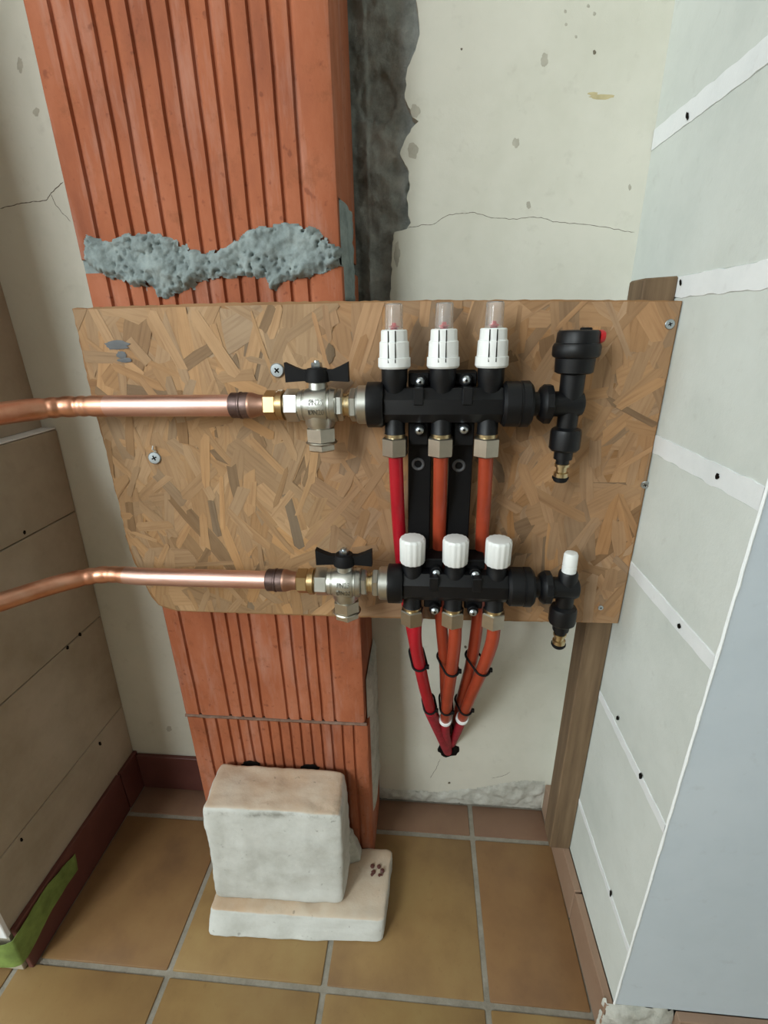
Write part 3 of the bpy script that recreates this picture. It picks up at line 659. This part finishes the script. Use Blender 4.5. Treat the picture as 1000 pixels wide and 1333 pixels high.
# ball valves and their unions (local x runs left from the manifold collar)
def valve(a, lab, text_dy=0):
    t = thing('ball_valve', a+Vector((-.051, 0, -.05)), lab, 'valve', 'ball valves on the manifold inlets'); L = -X
    MB().lathe(a, L, [(-.001, .019), (.0, .0205), (.0085, .0205), (.0105, .0190), (.0106, .0135)], 40).build('union_ring', M['nickel'], t)
    MB().hexn(a, L, .0108, .0182, .0180, 0).build('union_nut', M['nickel'], t)
    MB().lathe(a, L, [(.0180, .0130), (.0205, .0130), (.0212, .0115), (.0240, .0115), (.0245, .0125), (.026, .0125)], 32).build('thread', M['brass_bright'], t)
    MB().hexn(a, L, .0255, .0325, .0172, .1).build('outlet_hex', M['nickel'], t)
    b = MB().lathe(a, L, [(.032, .0150), (.0335, .0178), (.0385, .0185), (.0395, .0172), (.0415, .0172), (.0425, .0192), (.047, .0200), (.053, .0198), (.060, .0190), (.066, .0176), (.0665, .0160), (.0685, .0160), (.0690, .0168), (.0735, .0160), (.0740, .0140)], 44)
    c = a+L*.0525
    b.lathe(c, -Z, [(.0, .0165), (.0195, .0165), (.0225, .0150), (.024, .0148)], 36); b.lathe(c, Z, [(0, .0105), (.022, .0102), (.0265, .0095)], 28)
    body = b.build('body', M['nickel'], t)
    MB().hexn(a, L, .0735, .0895, .0178, .25).build('inlet_hex', M['nickel'], t)
    p = MB().hexn(c, -Z, .0235, .0400, .0172, .35, .001); p.lathe(c, -Z, [(.0395, .0168), (.0408, .0178), (.0416, .0168)], 36); p.hexn(c, -Z, .0412, .0500, .0160, .35, .0015); p.build('strainer_plug', M['nickel_nut'], t)
    # butterfly handle
    h = MB(); zc = .0315; w = MB()
    w.lathe(c, Z, [(.0245, .0125), (.0255, .0135), (.0345, .0128), (.0385, .0105), (.039, .008)], 28)
    for s in (-1, 1):
        pr = [(.006, -.0055, .0062), (.016, -.0058, .0058), (.024, -.0062, .0088), (.0340, -.0068, .0135)]; vs = []
        for x, z0, z1 in pr:
            for y in (-.0038-.03*x, .0038+.03*x): vs += [c+Vector((s*x, y, zc+z0)), c+Vector((s*x, y, zc+z1))]
        fs = [(0, 1, 3, 2), (12, 13, 15, 14)]
        for k in range(3):
            o = k*4; fs += [(o, o+1, o+5, o+4), (o+2, o+3, o+7, o+6), (o, o+2, o+6, o+4), (o+1, o+3, o+7, o+5)]
        w.add(vs, fs)
    hd = w.build('handle', M['black_matte'], t, sharp=30)
    MB().hexn(c, Z, .0385, .0445, .0058, .3, .0008).lathe(c, Z, [(.044, .003), (.0465, .0028)], 14).build('nut', M['zinc'], hd)
    # inlet union: brass, then soldered copper socket
    MB().lathe(a, L, [(.089, .0135), (.0905, .0135), (.0912, .0165), (.0965, .0165), (.0972, .0150), (.0985, .0150)], 36).build('union_collar', M['brass'], t)
    MB().hexn(a, L, .098, .1125, .0160, .2).build('brass_nut', M['brass'], t)
    MB().lathe(a, L, [(.112, .0112), (.119, .0115), (.127, .0138), (.129, .0142), (.131, .0136)], 36).build('copper_socket', M['copper_dull'], t)
    MB().lathe(a, L, [(.130, .0138), (.134, .0144), (.138, .0140), (.139, .0148), (.1405, .0148), (.1415, .0138), (.150, .0140), (.1515, .0125)], 36).build('solder_joint', M['solder'], t, label='scorched solder joint')
    # raised lettering on the body
    for txt, dz in (('PN25', .0030), ('DN20', -.0075)):
        cu = bpy.data.curves.new('lettering', 'FONT'); cu.body = txt; cu.size = .0085; cu.extrude = .0006; cu.align_x = 'CENTER'
        to = bpy.data.objects.new('lettering', cu); COL.objects.link(to); bpy.context.view_layer.update()
        me = bpy.data.meshes.new_from_object(to); bpy.data.objects.remove(to)
        vs = []
        for v in me.vertices:
            z = dz+v.co.y; y = math.sqrt(max(.0199**2-z*z, 0)); vs.append(c+Vector((v.co.x*.82, -y-.0003-v.co.z, z)))
        m = MB(); m.add(vs, [tuple(p.vertices) for p in me.polygons]); m.build('lettering', M['lettering'], body)
    return a+L*.1515
pu = valve(au, 'upper nickel ball valve with black butterfly handle feeding the flow meter bar')
pl = valve(al, 'lower nickel ball valve with black butterfly handle feeding the white capped bar')

# copper pipes
def proj(p):
    q = p-Vector((0, 0, CAMH)); return 500+FPX*q.dot(_R)/q.dot(_f), 666.5-FPX*q.dot(_U)/q.dot(_f)
def pipe(start, st, pxs, r, wr, lab):
    z = start.z; pts = [start+X*.006, start]+[Vector((PZ(x, proj(start)[1], z).x, start.y, z)) for x in st]+[PZ(x, y, z) if y > 600 else Vector((PY(x, 535, y).x, y, z)) for x, y in pxs]; d = (pts[-1]-pts[-2]).normalized(); pts += [pts[-1]+d*.2, pts[-1]+d*.6]; pts = catmull(pts, 14)
    t = thing('copper_pipe', Vector((pts[len(pts)//2].x, pts[len(pts)//2].y, z-r)), lab, 'pipe', 'copper supply pipes')
    xa, xb = wr; cut = next(i for i, p in enumerate(pts) if p.x < xa)
    def rad(i0):
        def f(tt):
            p = pts[min(len(pts)-1, int(round(i0+tt*(m-1))))]; k = 0
            for q in dents: k -= .0011*math.exp(-((p.x-q)/.0035)**2)
            return r+k
        return f
    dents = [xb-.010*k for k in (0, 1.2, 2.9, 4.0)] if len(wr) < 3 else []
    def seg(a, b, name, mat, label):
        nonlocal m
        ps = pts[a:b]; m = len(ps); MB().sweep(ps, rad(a), 28).build(name, mat, t, sharp=50, label=label)
    m = 0
    seg(0, cut+1, 'straight_run', M['copper'], 'bright pinkish straight run'); seg(cut, len(pts), 'bend', M['copper_heat'], 'orange heat tinted bend')
pipe(pu, (270, 220, 170, 130), [(100, .5135), (70, .505), (40, .491), (0, .468), (-70, .425)], .0119, (PZ(133, 531, pu.z).x, PZ(101, 532, pu.z).x), 'upper copper pipe running to the upper ball valve')
pipe(pl, (300, 250, 210, 180), [(135, 748), (80, 759), (0, 784), (-70, 809)], .0112, (PZ(172, 745, pl.z).x, PZ(158, 745, pl.z).x), 'lower copper pipe bending down towards the room')

# end pieces
def tee(a, t):
    MB().lathe(a, X, [(.180, .0125), (.182, .0170), (.1865, .0205), (.1930, .0205), (.1955, .0150)], 10, math.pi/10).build('flange', M['black'], t)
    MB().lathe(a, X, [(.190, .0130), (.222, .0130), (.2255, .0115), (.2275, .0070)], 28).build('body', M['black'], t)
def drain(c, t):
    b = MB().lathe(c, -Z, [(.0, .0105), (.024, .0105), (.0265, .0150), (.030, .0160), (.047, .0160), (.0495, .0140), (.050, .0098), (.059, .0098), (.0595, .0070), (.067, .0070)], 12, .26)
    d = b.build('drain_valve', M['black'], t)
    MB().lathe(c, -Z, [(.064, .0070), (.0645, .0078), (.0675, .0078), (.068, .0058), (.0735, .0058), (.0745, .0078), (.0790, .0078)], 24).build('brass_nozzle', M['brass_bright'], d)
    MB().lathe(c, -Z, [(.0788, .0074), (.0795, .0088), (.0815, .0088), (.082, .0074), (.0835, .0076), (.085, .0062)], 24).build('seal_ring', M['black_matte'], d)
t = thing('air_vent', au+Vector((.213, 0, -.085)), 'upper black automatic air vent with red button on manifold end', 'air vent')
tee(au, t); c = au+X*.213; drain(c, t)
zz = lambda y: PY(745, y, YU).z-au.z
MB().lathe(c, Z, [(0, .0118), (zz(487), .0122)], 28).build('neck', M['black'], t)
hd = MB().lathe(c, Z, [(zz(486), .0165), (zz(484), .0188), (zz(466), .0195), (zz(464), .0222), (zz(461), .0232), (zz(451), .0232), (zz(447), .0218), (zz(446), .0205), (zz(433), .0200), (zz(430), .0185), (zz(429.5), .010)], 40).build('float_housing', M['black'], t)
MB().box(c+Vector((.002, -.004, zz(431))), c+Vector((.012, .004, zz(426.5))), .0008).build('lever', M['black_matte'], hd)
MB().box(c+Vector((.010, -.008, zz(447))), c+Vector((.0205, .008, zz(431))), .002).build('button_mount', M['black'], hd)
bc = c+Vector((.0195, -.002, zz(438.5)))
MB().lathe(bc, X, [(0, .0062), (.003, .0062), (.0052, .005), (.0062, .0022)], 20).build('red_button', M['red_plastic'], hd)
t = thing('drain_tee', al+Vector((.213, 0, -.085)), 'lower black drain tee with small white vent cap', 'drain valve')
tee(al, t); c = al+X*.213; drain(c, t)
zz = lambda y: PY(742, y, YL).z-al.z
MB().lathe(c, Z, [(0, .0115), (zz(746), .0110), (zz(744), .0098)], 24).build('neck', M['black'], t)
MB().lathe(c, Z, [(zz(746), .0082), (zz(737), .0082), (zz(736.6), .0076), (zz(735.6), .0076), (zz(735.2), .0082), (zz(722), .0080), (zz(719.5), .0068), (zz(719), .004)], 24).build('vent_cap', M['white_plastic'], t)

# ================================================================== HEATING TUBES, SLEEVES, TIES
RT = .0083
def P3(l): return [PY(x, y, d) for x, y, d in l]
low = [[(541, 806, .505), (541, 835, .508), (547, 868, .524), (554, 900, .550), (562, 928, .588)],
       [(593, 810, .505), (592, 838, .508), (588, 872, .526), (583, 908, .560), (580, 936, .600)],
       [(644, 811, .505), (640, 838, .509), (627, 874, .530), (613, 906, .565), (602, 934, .606)]]
lowend = [[(560, 925, .584), (571, 950, .640), (583, 977, .706)], [(580, 934, .598), (580, 952, .640), (584, 972, .706)], [(603, 932, .603), (597, 948, .645), (588, 968, .706)]]
upp = [[(515, 588, .515), (517, 640, .522), (520, 695, .538), (526, 757, .5405), (536, 815, .5405), (545, 862, .547), (555, 902, .578), (566, 932, .640), (575, 956, .706)],
       [(574, 588, .515), (573, 640, .522), (572, 695, .538), (572, 757, .5405), (575, 815, .5405), (579, 862, .548), (580, 905, .590), (581, 932, .650), (585, 950, .706)],
       [(633, 588, .515), (631, 640, .522), (628, 695, .538), (625, 757, .5405), (621, 815, .5405), (613, 865, .550), (602, 905, .592), (596, 932, .650), (596, 952, .706)]]
mats = ('tube_red', 'tube_orange', 'tube_orange'); words = ('red', 'orange', 'orange'); ordw = ('first', 'middle', 'last')
LP, UP = [], []
for k in range(3):
    zs = al.z-.050; p = catmull(P3(low[k]), 12); LP.append(p)
    lab = 'red heating tube from the first nut of the lower bar' if k == 0 else '%s orange heating tube below the white capped lower bar' % ('middle' if k == 1 else 'rightmost')
    t = thing('heating_tube', p[-1], lab, 'tube', 'heating tubes below the lower bar')
    MB().sweep(p, RT, 22).build('tube', M[mats[k]], t, sharp=60)
    q = catmull(P3(lowend[k]), 10)
    MB().sweep(q, RT*(1.16 if k == 0 else .92), 20).build('sleeve', M['sheath'], t, sharp=60, label='dull red sleeve going into the wall')
    if k:
        d = (p[-1]-p[-3]).normalized()
        for s in (0, .0055): MB().lathe(p[-1]-d*(.002-s), d, [(0, .0092), (.0006, .0104), (.003, .0104), (.0036, .0092)], 28).build('collar_ring', M['white_plastic'], t)
    p = catmull(P3(upp[k]), 12); UP.append(p)
    lab = 'red tube dropping from the first flow meter behind the lower bar' if k == 0 else 'orange tube dropping from the %s flow meter behind the lower bar' % ('middle' if k == 1 else 'rightmost')
    MB().sweep(p, RT*.98, 22).build('heating_tube', M[mats[k]], sharp=60, label=lab, cat='tube', group='heating tubes hanging from the upper bar')
def nearest(path, y):
    return min(range(1, len(path)-1), key=lambda i: abs(proj(path[i])[1]-y))
def proj(p):
    q = p-Vector((0, 0, CAMH)); return 500+FPX*q.dot(_R)/q.dot(_f), 666.5-FPX*q.dot(_U)/q.dot(_f)
tl = [((864, 'upper'), (922, 'lower')), ((871, 'upper'), (922, 'lower')), ((870, 'upper'), (922, 'lower'))]
for k in range(3):
    for y, wv in tl[k]:
        i = nearest(LP[k], y); c1 = LP[k][i]; d = (LP[k][i+1]-LP[k][i-1]).normalized()
        j = min(range(len(UP[k])), key=lambda q: abs((UP[k][q]-c1).dot(d))+.2*(UP[k][q]-c1).length); c2 = UP[k][j]
        v = c2-c1; v -= d*v.dot(d); dist = min(v.length, .026); v = v.normalized() if v.length > 1e-4 else Vector((0, 1, 0)); u = d.cross(v)
        r = RT+.0015; path = []
        for q in range(13): a = math.pi/2+math.pi*q/12; path.append(c1+v*math.cos(a)*r+u*math.sin(a)*r)
        for q in range(13): a = -math.pi/2+math.pi*q/12; path.append(c1+v*(dist+math.cos(a)*r)+u*math.sin(a)*r)
        t = thing('cable_tie', c1, '%s black cable tie round the %s tube pair' % (wv, ('left red', 'middle orange', 'right orange')[k]), 'cable tie', 'cable ties round the tube pairs')
        MB().sweep(path, .0015, 8, True).build('band', M['black_matte'], t)
        hc = c1+(-v*.55+u*(.83 if u.x > 0 else -.83))*(r+.001)
        MB().box(hc-Vector((.0028, .0025, .0025)), hc+Vector((.0028, .0025, .0030)), .0006).build('head', M['black_matte'], t)

# ================================================================== STONES, TAPE
SZ = .040
fl_, fr_ = PZ(270, 1219, 0), PZ(499, 1229, 0)
tfl, tfr = PZ(273, 1183, SZ), PZ(500, 1199, SZ)
tbr = PZ(511, 1106, SZ); tbl = Vector((tfl.x+(tbr.x-tfr.x)-.002, tbr.y-.004, SZ))
rough_hexa([Vector((fl_.x, fl_.y, .0005)), Vector((fr_.x, fr_.y, .0005)), Vector((tbr.x, tbr.y+.004, .0005)), Vector((tbl.x, tbl.y, .0005)), tfl, tfr, tbr, tbl], 26, .10, .0022, 30).build('stone_slab', M['stone'], label='flat white stone slab lying on the floor under the block', cat='stone', sharp=70)
b0, b1 = PZ(281, 1171, SZ), PZ(447, 1178, SZ)
def onray_y(x, y, yy): return PY(x, y, yy)
t0, t1 = PY(262, 1051, b0.y+.012), PY(445, 1063, b1.y+.012)
hz = (t0.z+t1.z)/2
r0, r1 = PZ(286, 992, hz+.004), PZ(449, 1003, hz+.004)
r0.y = min(r0.y, COLF-.004); r1.y = min(r1.y, COLF-.004)
d0 = Vector((b0.x, r0.y, SZ)); d1 = Vector((b1.x+.004, r1.y, SZ))
zl = SZ+.0008
blk = thing('stone_block', ((b0.x+b1.x)/2, (b0.y+r0.y)/2, zl), 'white stone block with stained top standing in front of the pillar', 'stone')
rough_hexa([Vector((b0.x, b0.y, zl)), Vector((b1.x, b1.y, zl)), Vector((d1.x, d1.y, zl)), Vector((d0.x, d0.y, zl)), t0, t1, r1, r0], 30, .10, .0028, 26).build('block', M['stone_grimy'], blk, sharp=70)
e0 = PZ(470, 1112, zl)
rough_hexa([Vector((d1.x-.02, e0.y-.028, zl)), Vector((e0.x+.002, e0.y-.012, zl)), Vector((e0.x, min(e0.y+.02, COLF-.004), zl)), Vector((d1.x-.02, COLF-.004, zl)), Vector((d1.x-.02, e0.y-.02, zl+.075)), Vector((d1.x+.004, e0.y-.01, zl+.060)), Vector((d1.x+.004, COLF-.005, zl+.055)), Vector((d1.x-.02, COLF-.005, zl+.075))], 10, .25, .003, 40).build('mortar_lump', M['mortar_pale'], blk, sharp=70)
rs = random.Random(3); mb = MB()
for k in range(9):
    c = PZ(491+rs.uniform(-7, 7), 1134+rs.uniform(-7, 6), SZ+.002); r = rs.uniform(.0015, .0045)
    mb.lathe(c, Z, [(-.004, r*.8), (0, r), (.0015+.001*rs.random(), r*.5)], 6, rs.random())
mb.build('brick_crumbs', M['skirt_red'], label='reddish brick crumbs lying on the right side of the slab', cat='crumbs', kind='stuff')
# green tape folded round the near end of the left skirting
tp = [PX(84, 1172, -.599), PX(70, 1195, -.599), PX(50, 1222, -.599), PX(34, 1240, -.599)]
mb = MB(); topp = [(-.5985, .500, .080), (-.5975, .47, .090), (-.5985, .435, .096), (-.5985, .405, .094), (-.5975, .378, .092), (-.604, .3665, .088), (-.63, .3615, .088), (-.68, .3615, .086)]
bot = [(-.5975, .494, .048), (-.5970, .462, .050), (-.5985, .428, .046), (-.5980, .404, .040), (-.5970, .376, .036), (-.604, .3645, .034), (-.63, .3600, .036), (-.68, .3600, .034)]
A = catmull(topp, 5); Bc = catmull(bot, 5); n = len(A)
for i in range(n):
    wv = Vector((.0012*nz((i*.5, 0, 0), 1)+.0006, -.0004, .002*nz((i*.9, 3, 0), 1)))
    m = (A[i]+Bc[i])/2+Vector((.0012, -.0008, 0)); mb.v += [A[i]+wv, m+wv, Bc[i]+wv*.6, A[i]+wv-Vector((.0006, -.0006, 0)), m+wv-Vector((.0006, -.0006, 0)), Bc[i]+wv*.6-Vector((.0006, -.0006, 0))]
for i in range(n-1):
    a, b = i*6, i*6+6; mb.f += [(a, a+1, b+1, b), (a+1, a+2, b+2, b+1), (a+3, a+4, b+4, b+3), (a+4, a+5, b+5, b+4), (a, a+3, b+3, b), (a+2, a+5, b+5, b+2)]
mb.f += [(0, 1, 4, 3), (1, 2, 5, 4)]; mb.build('masking_tape', M['tape'], label='strip of green masking tape stuck on the left skirting corner', cat='tape', sharp=60)
